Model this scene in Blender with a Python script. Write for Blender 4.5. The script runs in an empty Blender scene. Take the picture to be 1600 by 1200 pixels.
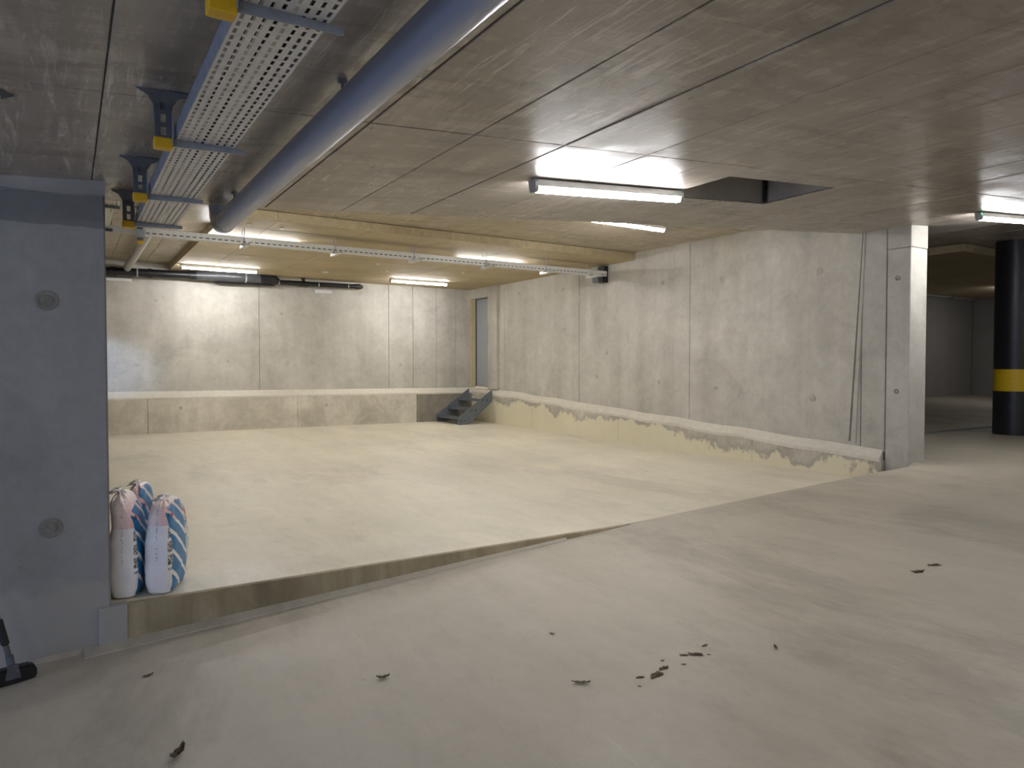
import bpy, bmesh, math, random
from mathutils import Vector, Matrix, noise
R_ = math.radians
random.seed(7)
S = bpy.context.scene
COL = S.collection
H = 1.55                       # camera height over the lowest floor; everything below is modelled relative to eye level

# ---------------------------------------------------------------- camera, world, exposure
cam_d = bpy.data.cameras.new('camera')
cam = bpy.data.objects.new('camera', cam_d)
COL.objects.link(cam)
cam_d.sensor_width = 36.0
cam_d.lens = 36.0 * 1090.0 / 1600.0
cam_d.clip_start = 0.02
cam.location = (0, 0, H)
cam.rotation_euler = (R_(90 - 1.52), 0, R_(-32.45))
S.camera = cam
W = bpy.data.worlds.new('world'); S.world = W
W.use_nodes = True
W.node_tree.nodes['Background'].inputs[0].default_value = (0.42, 0.58, 1.0, 1)
W.node_tree.nodes['Background'].inputs[1].default_value = 0.75
S.view_settings.view_transform = 'Standard'
S.view_settings.look = 'None'
S.view_settings.gamma = 1.0
S.view_settings.use_curve_mapping = False
S.view_settings.exposure = 1.85
S.cycles.max_bounces = 10
S.cycles.diffuse_bounces = 5
TUBE = 29.0                    # radiance of the lamp diffusers
TUBE_COL = (0.985, 0.985, 1.0)

def area(name, loc, rot, sx, sy, power, col):
    d = bpy.data.lights.new(name, 'AREA'); d.shape = 'RECTANGLE'; d.size = sx; d.size_y = sy
    d.energy = power; d.color = col
    o = bpy.data.objects.new(name, d); COL.objects.link(o)
    o.location = loc; o.rotation_euler = rot
    return o
# daylight coming down the entrance on the left / behind the camera
area('entrance_daylight', (-4.6, -1.2, H + 0.0), (0, R_(-90), 0), 2.0, 4.5, 6.0, (0.80, 0.88, 1.0))
# unseen fill lights added behind and beside the camera, spaced like the lamp rows
for i, (x, y, e) in enumerate([(2.45, -1.9, 17), (7.9, -1.9, 15), (13.4, -1.9, 12), (-3.1, -1.9, 9)]):
    for k, w in ((0, .55), (1, .25), (-1, .25)):
        area('fill_light', (x + .65, y + .04 * k, H + 0.985 + 0.075 * x - .06), (R_(90) * k, 0, 0), 1.3, 0.06, e * w, TUBE_COL)
for k, w in ((0, 2.4), (1, .8), (-1, .8)):     # unseen fill light added to brighten the far bay, outside the frame
    area('fill_light', (18.5, 7.4 + .04 * k, H + 1.68), (R_(90) * k, 0, 0), 1.3, 0.06, w, TUBE_COL)
# daylight patch through a small opening at the left end of the bay
dl = bpy.data.lights.new('bay_daylight', 'SPOT'); dl.energy = 220; dl.color = (0.42, 0.6, 1.0)
dl.spot_size = R_(17); dl.spot_blend = 0.8; dl.shadow_soft_size = 0.1
dlo = bpy.data.objects.new('bay_daylight', dl); COL.objects.link(dlo)
dlo.location = (-3.2, 12.0, H + 0.7)
dlo.rotation_euler = (Vector((0.35, 14.5, 0.0)) - Vector((-3.2, 12.0, 0.7))).to_track_quat('-Z', 'Y').to_euler()

# ---------------------------------------------------------------- materials
def srgb(r, g, b):
    f = lambda c: (c / 255 / 12.92) if c / 255 <= 0.04045 else ((c / 255 + 0.055) / 1.055) ** 2.4
    return (f(r), f(g), f(b), 1)

class N:
    def __init__(s, name):
        s.m = bpy.data.materials.new(name); s.m.use_nodes = True
        s.t = s.m.node_tree; s.b = s.t.nodes['Principled BSDF']
    def n(s, typ, **kw):
        o = s.t.nodes.new(typ)
        for k, v in kw.items(): setattr(o, k, v)
        return o
    def l(s, a, b): s.t.links.new(a, b)
    def val(s, sock, v):
        if hasattr(v, 'links') or hasattr(v, 'is_linked'): s.l(v, sock)
        else: sock.default_value = v
    def math(s, op, a, b=None, c=None, clamp=False):
        o = s.n('ShaderNodeMath', operation=op); o.use_clamp = clamp
        s.val(o.inputs[0], a)
        if b is not None: s.val(o.inputs[1], b)
        if c is not None: s.val(o.inputs[2], c)
        return o.outputs[0]
    def pos(s, obj=False):
        if obj: return s.n('ShaderNodeTexCoord').outputs['Object']
        return s.n('ShaderNodeNewGeometry').outputs['Position']
    def mapping(s, v, scale=(1, 1, 1), rot=(0, 0, 0), loc=(0, 0, 0)):
        o = s.n('ShaderNodeMapping'); s.l(v, o.inputs[0])
        o.inputs['Scale'].default_value = scale; o.inputs['Rotation'].default_value = rot; o.inputs['Location'].default_value = loc
        return o.outputs[0]
    def noise(s, v, scale, detail=4, rough=0.55, dist=0.0):
        o = s.n('ShaderNodeTexNoise'); s.l(v, o.inputs['Vector'])
        o.inputs['Scale'].default_value = scale; o.inputs['Detail'].default_value = detail
        o.inputs['Roughness'].default_value = rough; o.inputs['Distortion'].default_value = dist
        return o.outputs['Fac']
    def ramp(s, f, a, b, lo=0.0, hi=1.0):
        o = s.n('ShaderNodeMapRange'); s.val(o.inputs[0], f)
        o.inputs[1].default_value = a; o.inputs[2].default_value = b
        o.inputs[3].default_value = lo; o.inputs[4].default_value = hi
        return o.outputs[0]
    def mix(s, f, a, b, mode='MIX'):
        o = s.n('ShaderNodeMix', data_type='RGBA', blend_type=mode); o.clamp_factor = True
        s.val(o.inputs[0], f); s.val(o.inputs[6], a); s.val(o.inputs[7], b)
        return o.outputs[2]
    def xyz(s, v):
        o = s.n('ShaderNodeSeparateXYZ'); s.l(v, o.inputs[0]); return o.outputs
    def comb(s, f):
        o = s.n('ShaderNodeCombineXYZ')
        for i in range(3): s.val(o.inputs[i], f)
        return o.outputs[0]
    def bump(s, h, strength, dist=0.01):
        o = s.n('ShaderNodeBump'); o.inputs['Strength'].default_value = strength; o.inputs['Distance'].default_value = dist
        s.l(h, o.inputs['Height']); s.l(o.outputs[0], s.b.inputs['Normal'])

def plain(name, col, rough=0.5, metal=0.0, bump=0.0, grime=0.12, spec=0.5):
    m = N(name); p = m.pos(True)
    f = m.noise(p, 25, 4)
    c2 = tuple(x * (1 - grime * 2) for x in col[:3]) + (1,)
    m.l(m.mix(m.ramp(f, 0.35, 0.7), col, c2), m.b.inputs['Base Color'])
    m.l(m.ramp(f, 0.3, 0.7, rough * 0.85, min(1, rough * 1.15)), m.b.inputs['Roughness'])
    m.b.inputs['Metallic'].default_value = metal
    m.b.inputs['Specular IOR Level'].default_value = spec
    if bump: m.bump(m.noise(p, 120, 3), bump, 0.002)
    return m.m

def concrete(name, light, dark, stain=None, streak=(1.6, 1.6, 0.22), rough=(0.6, 0.8), bump=0.25, contrast=1.0,
             panelvar=0.10, pores=True, extra=None, patch=0.55, stain_amt=0.5):
    m = N(name); p = m.pos()
    big = m.noise(p, patch, 5, 0.6, 0.6)
    st = m.noise(m.mapping(p, streak), 1.4, 5, 0.6, 0.3)
    mid = m.noise(p, 3.4, 6, 0.65, 0.4)
    fine = m.noise(p, 45, 4, 0.7)
    f = m.math('ADD', m.math('MULTIPLY', big, 0.35), m.math('ADD', m.math('MULTIPLY', st, 0.35), m.math('MULTIPLY', mid, 0.3)))
    k = 0.13 / contrast
    c = m.mix(m.ramp(f, 0.5 - k, 0.5 + k), dark, light)
    if stain is not None:
        s2 = m.noise(m.mapping(p, (1, 1, 1), loc=(31, 7, 3)), 0.9, 7, 0.66, 0.8)
        c = m.mix(m.ramp(s2, 0.54, 0.68, 0, stain_amt), c, stain)
    c = m.mix(m.ramp(fine, 0.35, 0.7, 0.0, 0.18), c, (0.9, 0.9, 0.88, 1), 'MULTIPLY')
    grit = m.noise(m.mapping(p, loc=(4, 4, 4)), 13, 7, 0.75, 0.2)
    c = m.mix(m.ramp(grit, 0.44, 0.62, 0.0, 0.28), c, (0.72, 0.71, 0.69, 1), 'MULTIPLY')
    c = m.mix(m.ramp(m.noise(m.mapping(p, (3, 3, .5), loc=(7, 1, 4)), 7, 5, 0.7), 0.58, 0.72, 0, 0.16), c, (1.35, 1.34, 1.3, 1), 'MULTIPLY')
    rnd = m.n('ShaderNodeObjectInfo').outputs['Random']
    c = m.mix(1.0, c, m.comb(m.ramp(rnd, 0, 1, 1 - panelvar, 1.0)), 'MULTIPLY')
    if pores:
        v = m.n('ShaderNodeTexVoronoi'); m.l(p, v.inputs['Vector']); v.inputs['Scale'].default_value = 9
        thr = m.ramp(m.noise(p, 2.3, 2), 0.45, 0.75, 0.0, 0.09)
        d = m.math('LESS_THAN', v.outputs['Distance'], thr)
        c = m.mix(m.math('MULTIPLY', d, 0.55), c, tuple(x * 0.35 for x in dark[:3]) + (1,))
    if extra: c = extra(m, p, c)
    m.l(c, m.b.inputs['Base Color'])
    ro = m.ramp(mid, 0.35, 0.65, rough[0], rough[1])
    if hasattr(m, 'fleck'): ro = m.math('SUBTRACT', ro, m.math('MULTIPLY', m.fleck, 0.12))
    m.l(ro, m.b.inputs['Roughness'])
    m.b.inputs['Specular IOR Level'].default_value = 0.4
    m.bump(m.math('ADD', m.math('MULTIPLY', mid, 0.6), m.math('MULTIPLY', fine, 0.25)), bump, 0.012)
    return m.m

M = {}
M['wall'] = concrete('wall_concrete', srgb(216, 212, 202), srgb(176, 172, 162), srgb(156, 152, 142), contrast=1.0, stain_amt=0.45)

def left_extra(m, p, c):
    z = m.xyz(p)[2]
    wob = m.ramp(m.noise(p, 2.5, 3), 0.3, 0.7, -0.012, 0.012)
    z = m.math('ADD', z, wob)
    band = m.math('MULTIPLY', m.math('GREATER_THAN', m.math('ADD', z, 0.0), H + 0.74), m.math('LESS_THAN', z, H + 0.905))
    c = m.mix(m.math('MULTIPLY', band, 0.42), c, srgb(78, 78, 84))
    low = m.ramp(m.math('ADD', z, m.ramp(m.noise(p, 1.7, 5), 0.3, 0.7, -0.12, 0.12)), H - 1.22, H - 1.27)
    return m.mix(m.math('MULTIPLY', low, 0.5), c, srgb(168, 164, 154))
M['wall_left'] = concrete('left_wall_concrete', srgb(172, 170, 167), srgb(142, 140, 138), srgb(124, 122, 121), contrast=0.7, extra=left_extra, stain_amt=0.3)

M['far'] = concrete('far_wall_concrete', srgb(160, 156, 152), srgb(140, 136, 132), contrast=.7)
def base_extra(m, p, c):
    o = m.xyz(p)
    line = m.math('ADD', m.math('MULTIPLY', o[1], 0.0533), -1.245 + H - 0.26)
    dz = m.math('SUBTRACT', o[2], line)
    wig = m.ramp(m.noise(m.mapping(p, (1, 1, 0.8)), 1.5, 7, 0.68), 0.3, 0.7, -0.24, 0.24)
    low = m.ramp(m.math('ADD', dz, wig), 0.02, -0.03)
    c = m.mix(m.math('MULTIPLY', low, 0.75), c, srgb(232, 224, 194))
    edge = m.math('MULTIPLY', m.ramp(m.math('ADD', dz, wig), 0.12, 0.05), m.math('SUBTRACT', 1.0, low))
    return m.mix(m.math('MULTIPLY', edge, 0.45), c, srgb(150, 142, 126))
M['base_right'] = concrete('kicker_concrete', srgb(222, 217, 202), srgb(184, 178, 164), srgb(146, 140, 124), extra=base_extra, contrast=1.1)
M['base_back'] = concrete('plinth_concrete', srgb(226, 220, 204), srgb(182, 176, 160), srgb(156, 150, 136), contrast=1.2, patch=1.1)
M['base_dark'] = concrete('dark_plinth_concrete', srgb(168, 161, 148), srgb(124, 118, 108), contrast=1.3)  # darker plinth tone, used on the panel behind the steel steps
M['mortar'] = concrete('mortar_strip', srgb(236, 230, 216), srgb(216, 210, 194), contrast=0.8, streak=(0.3, 0.3, 3), pores=False)

def floor_mat(name, light, dark, stain, rough=(0.42, 0.62), amt=0.5):
    m = N(name); p = m.pos()
    a = m.noise(m.mapping(p, (0.55, 1.1, 1), (0, 0, R_(20))), 0.9, 7, 0.62, 0.3)
    b = m.noise(m.mapping(p, (1.5, 0.35, 1), (0, 0, R_(-62))), 1.3, 7, 0.68, 0.2)
    fine = m.noise(p, 60, 3, 0.7)
    f = m.math('ADD', m.math('MULTIPLY', a, 0.5), m.math('MULTIPLY', b, 0.5))
    c = m.mix(m.ramp(f, 0.38, 0.6), dark, light)
    s = m.noise(m.mapping(p, (1.0, 0.5, 1), (0, 0, R_(-50)), (11, 4, 0)), 0.75, 9, 0.72, 0.25)
    c = m.mix(m.ramp(s, 0.53, 0.63, 0, amt), c, stain)
    w = m.noise(m.mapping(p, (2.2, 0.4, 1), (0, 0, R_(-40)), (3, 9, 0)), 2.0, 8, 0.74, 0.3)
    c = m.mix(m.ramp(w, 0.62, 0.72, 0, 0.4), c, tuple(min(1, x * 1.25) for x in light[:3]) + (1,))
    c = m.mix(m.ramp(fine, 0.4, 0.7, 0, 0.25), c, (0.85, 0.85, 0.84, 1), 'MULTIPLY')
    grit = m.noise(m.mapping(p, (1, .6, 1), (0, 0, R_(-45))), 9, 8, 0.76, 0.2)
    c = m.mix(m.ramp(grit, 0.46, 0.64, 0.0, 0.30), c, (0.76, 0.75, 0.73, 1), 'MULTIPLY')
    v = m.n('ShaderNodeTexVoronoi'); m.l(p, v.inputs['Vector']); v.inputs['Scale'].default_value = 4.5
    d = m.math('LESS_THAN', v.outputs['Distance'], m.ramp(m.noise(p, 1.1, 2), 0.5, 0.75, 0.0, 0.06))
    c = m.mix(m.math('MULTIPLY', d, 0.6), c, srgb(70, 64, 54))
    m.l(c, m.b.inputs['Base Color'])
    m.l(m.ramp(a, 0.35, 0.65, rough[0], rough[1]), m.b.inputs['Roughness'])
    m.b.inputs['Specular IOR Level'].default_value = 0.35
    m.bump(m.math('ADD', m.math('MULTIPLY', b, 0.5), m.math('MULTIPLY', fine, 0.12)), 0.2, 0.012)
    return m.m
M['floor'] = floor_mat('floor_concrete', srgb(228, 220, 200), srgb(210, 202, 182), srgb(184, 177, 162), amt=0.4)
M['ramp'] = floor_mat('ramp_concrete', srgb(192, 184, 168), srgb(176, 168, 152), srgb(142, 135, 122), amt=0.48)

def step_extra(m, p, c):
    v = m.noise(m.mapping(p, (9, 9, 0.7)), 1.0, 4, 0.6)
    return m.mix(m.ramp(v, 0.42, 0.7, 0, 0.5), c, srgb(104, 90, 68))
M['step'] = concrete('step_concrete', srgb(186, 172, 140), srgb(152, 138, 108), srgb(112, 98, 72), extra=step_extra, contrast=1.1, patch=1.5)

M['jamb'] = concrete('door_jamb_concrete', srgb(206, 194, 164), srgb(180, 168, 138))
def ceil_extra(m, p, c):
    # flecks and lines pressed in by the formwork boards, running along the boards (Y)
    a = m.noise(m.mapping(p, (14, 1.6, 1)), 1.0, 4, 0.7, 0.4)
    b = m.noise(m.mapping(p, (1.5, 9, 1), loc=(5, 2, 0)), 1.0, 4, 0.7, 0.5)
    f1 = m.noise(m.mapping(p, (26, 2.2, 1), loc=(2, 8, 0)), 1.0, 3, 0.75, 0.6)
    zone = m.ramp(m.noise(p, 0.55, 3, 0.6), 0.42, 0.58)
    fl = m.math('MULTIPLY', m.ramp(f1, 0.54, 0.62), zone)
    c = m.mix(m.math('MULTIPLY', fl, 0.55), c, srgb(222, 216, 206))
    c = m.mix(m.ramp(m.math('MULTIPLY', a, b), 0.27, 0.34, 0, 0.35), c, srgb(206, 198, 186))
    m.fleck = fl
    return m.mix(m.ramp(m.noise(m.mapping(p, (1.2, 4.5, 1), loc=(9, 1, 0)), 1.2, 6, .68, .8), 0.52, 0.62, 0, 0.42), c, srgb(112, 104, 92))
def ceiling_mat(name, light, dark, stain, rough):
    mat = concrete(name, light, dark, stain, streak=(2.5, 0.3, 1), rough=rough, bump=0.22, extra=ceil_extra, contrast=0.9, panelvar=0.08, patch=0.8, stain_amt=0.6)
    t = mat.node_tree; b = t.nodes['Principled BSDF']
    b.inputs['Specular IOR Level'].default_value = 0.6
    return mat
M['ceiling'] = ceiling_mat('ceiling_concrete', srgb(174, 165, 153), srgb(144, 135, 124), srgb(122, 114, 104), (0.28, 0.5))
M['ceiling_room'] = ceiling_mat('bay_ceiling_concrete', srgb(196, 184, 160), srgb(168, 156, 132), srgb(150, 138, 114), (0.35, 0.6))
M['hatch'] = concrete('hatch_concrete', srgb(176, 170, 160), srgb(150, 144, 134), contrast=0.8)
M['column'] = plain('black_column_paint', srgb(38, 37, 40), 0.4, bump=0.1, grime=0.2)
M['yellow_paint'] = plain('yellow_band_paint', srgb(218, 180, 20), 0.5, grime=0.06)
def board_mat():
    m = N('wood_wool_board'); p = m.pos()
    a = m.noise(m.mapping(p, (1, 5, 1)), 8, 5, 0.7, 0.6); fine = m.noise(p, 90, 3, 0.8)
    big = m.noise(p, 0.8, 4, 0.6)
    c = m.mix(m.ramp(m.math('ADD', m.math('MULTIPLY', a, 0.5), m.math('MULTIPLY', big, 0.5)), 0.4, 0.6), srgb(172, 156, 122), srgb(198, 182, 148))
    c = m.mix(m.ramp(fine, 0.4, 0.65, 0, 0.5), c, srgb(154, 138, 106))
    rnd = m.n('ShaderNodeObjectInfo').outputs['Random']
    c = m.mix(1.0, c, m.comb(m.ramp(rnd, 0, 1, 0.93, 1.02)), 'MULTIPLY')
    m.l(c, m.b.inputs['Base Color']); m.b.inputs['Roughness'].default_value = 0.75
    m.bump(fine, 0.35, 0.004)
    return m.m
M['board'] = board_mat()
M['galv'] = plain('galvanised_steel', srgb(156, 162, 170), 0.42, 0.5, bump=0.05, grime=0.1)
M['galv_dark'] = plain('dull_galvanised_steel', srgb(96, 99, 106), 0.5, 0.3, bump=0.05, grime=0.15)
M['tray'] = plain('tray_sheet', srgb(206, 202, 194), 0.45, 0.15, grime=0.05)
M['rail'] = plain('rail_sheet', srgb(222, 222, 218), 0.4, 0.05, grime=0.06)
M['cap'] = plain('yellow_plastic', srgb(214, 168, 22), 0.5, grime=0.06)
M['black'] = plain('black_plastic', srgb(24, 24, 30), 0.35, grime=0.1)
M['cable'] = plain('black_cable', srgb(20, 20, 22), 0.5)
mp_ = N('grey_drain_pipe'); mp_.b.inputs['Base Color'].default_value = srgb(150, 157, 174); mp_.b.inputs['Roughness'].default_value = .3
mp_.b.inputs['Metallic'].default_value = .25; M['pipe'] = mp_.m
M['pipe_light'] = plain('pale_grey_pipe', srgb(176, 172, 164), 0.4, 0.1, grime=0.05)
M['sheen'] = plain('grey_coupling', srgb(92, 94, 98), 0.3, 0.3)
M['strap'] = plain('pale_strap', srgb(200, 200, 200), 0.4, 0.3)
M['white'] = plain('white_plastic', srgb(226, 226, 224), 0.45, grime=0.02)
M['endcap'] = plain('grey_lamp_end', srgb(170, 170, 168), 0.5, grime=0.04)
M['door'] = plain('grey_door_paint', srgb(160, 164, 168), 0.45, grime=0.03)
M['door_frame'] = plain('dark_door_frame', srgb(62, 58, 62), 0.5)
M['stair'] = plain('galvanised_stair_steel', srgb(120, 126, 134), 0.5, 0.35, bump=0.1, grime=0.12)
M['bolt'] = plain('dark_bolt', srgb(50, 52, 56), 0.5, 0.5)
M['leaf'] = plain('dry_leaf', srgb(96, 80, 58), 0.7, bump=0.3, grime=0.25)
M['soil'] = plain('dark_soil', srgb(98, 86, 62), 0.9, bump=0.4, grime=0.25)
M['tie'] = plain('tie_plug', srgb(138, 134, 126), 0.8, bump=0.2, grime=0.15)
M['tie_pale'] = plain('tie_plug_pale', srgb(190, 185, 172), 0.8, bump=0.2, grime=0.12)
M['groove'] = plain('joint_shadow_gap', srgb(120, 114, 104), 0.9)
M['green'] = N('green_indicator').m
M['green'].node_tree.nodes['Principled BSDF'].inputs['Base Color'].default_value = (0.05, 0.7, 0.3, 1)
M['green'].node_tree.nodes['Principled BSDF'].inputs['Emission Color'].default_value = (0.05, 1, 0.4, 1)
M['green'].node_tree.nodes['Principled BSDF'].inputs['Emission Strength'].default_value = 2
m = N('lamp_diffuser'); m.b.inputs['Base Color'].default_value = (0.9, 0.9, 0.88, 1)
m.b.inputs['Emission Color'].default_value = TUBE_COL + (1,); m.b.inputs['Emission Strength'].default_value = TUBE
M['diffuser'] = m.m

# ---------------------------------------------------------------- geometry helpers
class B:
    def __init__(s): s.b = bmesh.new()
    def box(s, x0, x1, y0, y1, z0, z1, mat=None, bevel=0.0):
        t = bmesh.new(); bmesh.ops.create_cube(t, size=1)
        bmesh.ops.scale(t, vec=(x1 - x0, y1 - y0, z1 - z0), verts=t.verts)
        bmesh.ops.translate(t, vec=((x0 + x1) / 2, (y0 + y1) / 2, (z0 + z1) / 2), verts=t.verts)
        if bevel: bmesh.ops.bevel(t, geom=t.edges[:], offset=bevel, segments=1, affect='EDGES', profile=0.5)
        if mat is not None: bmesh.ops.transform(t, matrix=mat, verts=t.verts)
        return s.merge(t)
    def merge(s, t):
        me = bpy.data.meshes.new('tmp'); t.to_mesh(me); t.free(); s.b.from_mesh(me); bpy.data.meshes.remove(me); return s
    def hexa(s, bot, top):        # two quads (lists of 4 points, same order)
        v = [s.b.verts.new(p) for p in bot] + [s.b.verts.new(p) for p in top]
        for f in ((3, 2, 1, 0), (4, 5, 6, 7), (0, 1, 5, 4), (1, 2, 6, 5), (2, 3, 7, 6), (3, 0, 4, 7)):
            s.b.faces.new([v[i] for i in f])
        return s
    def prism(s, poly, axis, a, c):   # poly in the two other axes, extruded between a and c
        def P(u, w, t):
            return {'x': (t, u, w), 'y': (u, t, w), 'z': (u, w, t)}[axis]
        lo = [s.b.verts.new(P(u, w, a)) for u, w in poly]; hi = [s.b.verts.new(P(u, w, c)) for u, w in poly]
        n = len(poly); s.b.faces.new(lo[::-1]); s.b.faces.new(hi)
        for i in range(n): s.b.faces.new((lo[i], lo[(i + 1) % n], hi[(i + 1) % n], hi[i]))
        return s
    def tube(s, pts, r, seg=16, caps=True):
        pts = [Vector(p) for p in pts]; n = len(pts)
        rr = r if isinstance(r, (list, tuple)) else [r] * n
        rings = []; up = None
        for i, p in enumerate(pts):
            d = (pts[min(i + 1, n - 1)] - pts[max(i - 1, 0)]).normalized()
            if up is None:
                up = Vector((0, 0, 1)) if abs(d.z) < 0.9 else Vector((1, 0, 0))
            a = d.cross(up).normalized(); up = a.cross(d).normalized()
            rings.append([s.b.verts.new(p + (a * math.cos(2 * math.pi * k / seg) + up * math.sin(2 * math.pi * k / seg)) * rr[i]) for k in range(seg)])
        for i in range(n - 1):
            for k in range(seg):
                s.b.faces.new((rings[i][k], rings[i][(k + 1) % seg], rings[i + 1][(k + 1) % seg], rings[i + 1][k]))
        if caps: s.b.faces.new(rings[0][::-1]); s.b.faces.new(rings[-1])
        return s
    def link(s, name, mat, parent=None, smooth=False, loc=None, rot=None):
        bmesh.ops.recalc_face_normals(s.b, faces=s.b.faces)
        me = bpy.data.meshes.new(name); s.b.to_mesh(me); s.b.free()
        if smooth:
            for p in me.polygons: p.use_smooth = True
        me.materials.append(M[mat] if isinstance(mat, str) else mat)
        o = bpy.data.objects.new(name, me); COL.objects.link(o)
        if smooth:
            me.set_sharp_from_angle(angle=R_(40))
        if parent: o.parent = parent
        if loc: o.location = loc
        if rot: o.rotation_euler = rot
        return o

def thing(name, label, cat, loc, rot=(0, 0, 0), group=None):
    o = bpy.data.objects.new(name, None); COL.objects.link(o); o.empty_display_size = 0.1
    o.location = loc; o.rotation_euler = rot; o['label'] = label; o['category'] = cat
    if group: o['group'] = group
    return o
def tag(o, label, cat, group=None, kind=None):
    o['label'] = label; o['category'] = cat
    if group: o['group'] = group
    if kind: o['kind'] = kind
    return o
def struct(o, label=None, cat=None):
    o['kind'] = 'structure'
    if label: o['label'] = label
    if cat: o['category'] = cat
    return o
def copy_tree(o, parent=None):
    c = o.copy(); COL.objects.link(c); c.parent = parent
    for ch in [x for x in o.children]: copy_tree(ch, c)
    return c

near = lambda x: 0.985 + 0.075 * x            # underside of the sloping slab
ramp_z = lambda x: -1.551 + 0.053 * min(x, 9.5)
room_z = lambda x, y: -1.25 - 0.0075 * (14.5 - y) - 0.004 * x
UP = 1.90                                      # underside of the bay ceiling
YE = 4.92                                      # end of the sloping slab
XR, YB = 8.10, 14.50
jit = lambda a: random.uniform(-a, a)

# ---------------------------------------------------------------- floors
b = B()
xs = [-4.0 + 0.55 * i for i in range(23)]; xs[-1] = 8.3
ys = [4.40, 4.9, 6, 7.5, 9, 10.5, 12, 13.5, 14.7]
V = [[b.b.verts.new((x, y, room_z(x, y))) for y in ys] for x in xs]
for i in range(len(xs) - 1):
    for j in range(len(ys) - 1): b.b.faces.new((V[i][j], V[i + 1][j], V[i + 1][j + 1], V[i][j + 1]))
floor = struct(b.link('floor', 'floor'), 'pale tan trowelled concrete floor of the raised bay', 'floor')

# ramp surface: level along Y, rising to the right, rolling down to the bay floor where it is higher than it
b = B()
XS = [-6.0, -4, -2, -1, 0, 0.5, 1, 1.5, 2, 2.5, 3, 3.4, 3.8, 3.98, 4.2, 4.4, 4.6, 5, 5.5, 6, 6.5, 7, 7.5, 8.0, 8.1, 8.6, 9.2, 9.8, 11, 13, 16, 21]
rows = []
for x in XS:
    z = ramp_z(x)
    g = max(0.0, z - room_z(min(x, 8.1), 4.6)) if x <= 8.1 else 0
    ye = 4.40 + min(0.46, g * 2.2)
    ym = 4.40 - min(0.25, g * 1.1)
    zr = room_z(x, ye) - 0.001 if g > 0 else z
    if x > 8.1: ye, ym, zr = 5.65, 4.9, z
    rows.append([(x, -5, z), (x, -1, z), (x, 1, z), (x, 3, z), (x, ym, z), (x, (ym + ye) / 2, (z + zr) / 2 + (0.012 if g else 0)), (x, ye, zr)])
V = [[b.b.verts.new(p) for p in r] for r in rows]
for i in range(len(XS) - 1):
    for j in range(6): b.b.faces.new((V[i][j], V[i + 1][j], V[i + 1][j + 1], V[i][j + 1]))
ramp = b.link('floor', 'ramp', smooth=True); struct(ramp, 'grey-brown concrete driveway ramp in the foreground', 'ramp')

# step between ramp and bay floor
b = B()
n = 24
for i in range(n):
    x0 = 0.19 + (3.99 - 0.19) * i / n; x1 = 0.19 + (3.99 - 0.19) * (i + 1) / n
    y = lambda x: 4.395
    b.hexa([(x0, 4.385, ramp_z(x0) - 0.1), (x1, 4.385, ramp_z(x1) - 0.1), (x1, 4.6, ramp_z(x1) - 0.1), (x0, 4.6, ramp_z(x0) - 0.1)],
           [(x0, 4.395, room_z(x0, 4.4) + 0.001), (x1, 4.395, room_z(x1, 4.4) + 0.001), (x1, 4.6, room_z(x1, 4.6) - 0.004), (x0, 4.6, room_z(x0, 4.6) - 0.004)])
bmesh.ops.remove_doubles(b.b, verts=b.b.verts, dist=0.0004)
step = struct(b.link('step', 'step'), 'tan concrete step face tapering out between ramp and bay floor', 'step')
b = B()   # mortar fillet at the foot of the step
for i in range(n):
    x0 = 0.05 + (3.3 - 0.05) * i / n; x1 = 0.05 + (3.3 - 0.05) * (i + 1) / n
    w0 = 0.085 * (1 - i / n) + 0.02; w1 = 0.085 * (1 - (i + 1) / n) + 0.02
    b.hexa([(x0, 4.385 - w0, ramp_z(x0) - .02), (x1, 4.385 - w1, ramp_z(x1) - .02), (x1, 4.40, ramp_z(x1) - .02), (x0, 4.40, ramp_z(x0) - .02)],
           [(x0, 4.385 - w0 + .008, ramp_z(x0) + 0.004), (x1, 4.385 - w1 + .008, ramp_z(x1) + 0.004), (x1, 4.40, ramp_z(x1) + 0.022), (x0, 4.40, ramp_z(x0) + 0.022)])
b.link('fillet', 'ramp', step)
# lower / far floor to the right behind the wall
b = B()
V = [b.b.verts.new(p) for p in ((8.4, 5.65, ramp_z(9.5)), (24, 5.65, ramp_z(9.5)), (24, 9.6, -0.80), (8.4, 9.6, -0.80))]
b.b.faces.new(V)
f2 = b.link('floor', 'ramp'); struct(f2, 'dim concrete floor of the far bay behind the black column', 'floor')
b = B().box(8.45, 20, 5.60, 5.64, ramp_z(9.5), ramp_z(9.5) + 0.022, bevel=0.004)
struct(b.link('trim_1', 'galv'), 'thin pale threshold strip across the far bay floor', 'trim')

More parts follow.
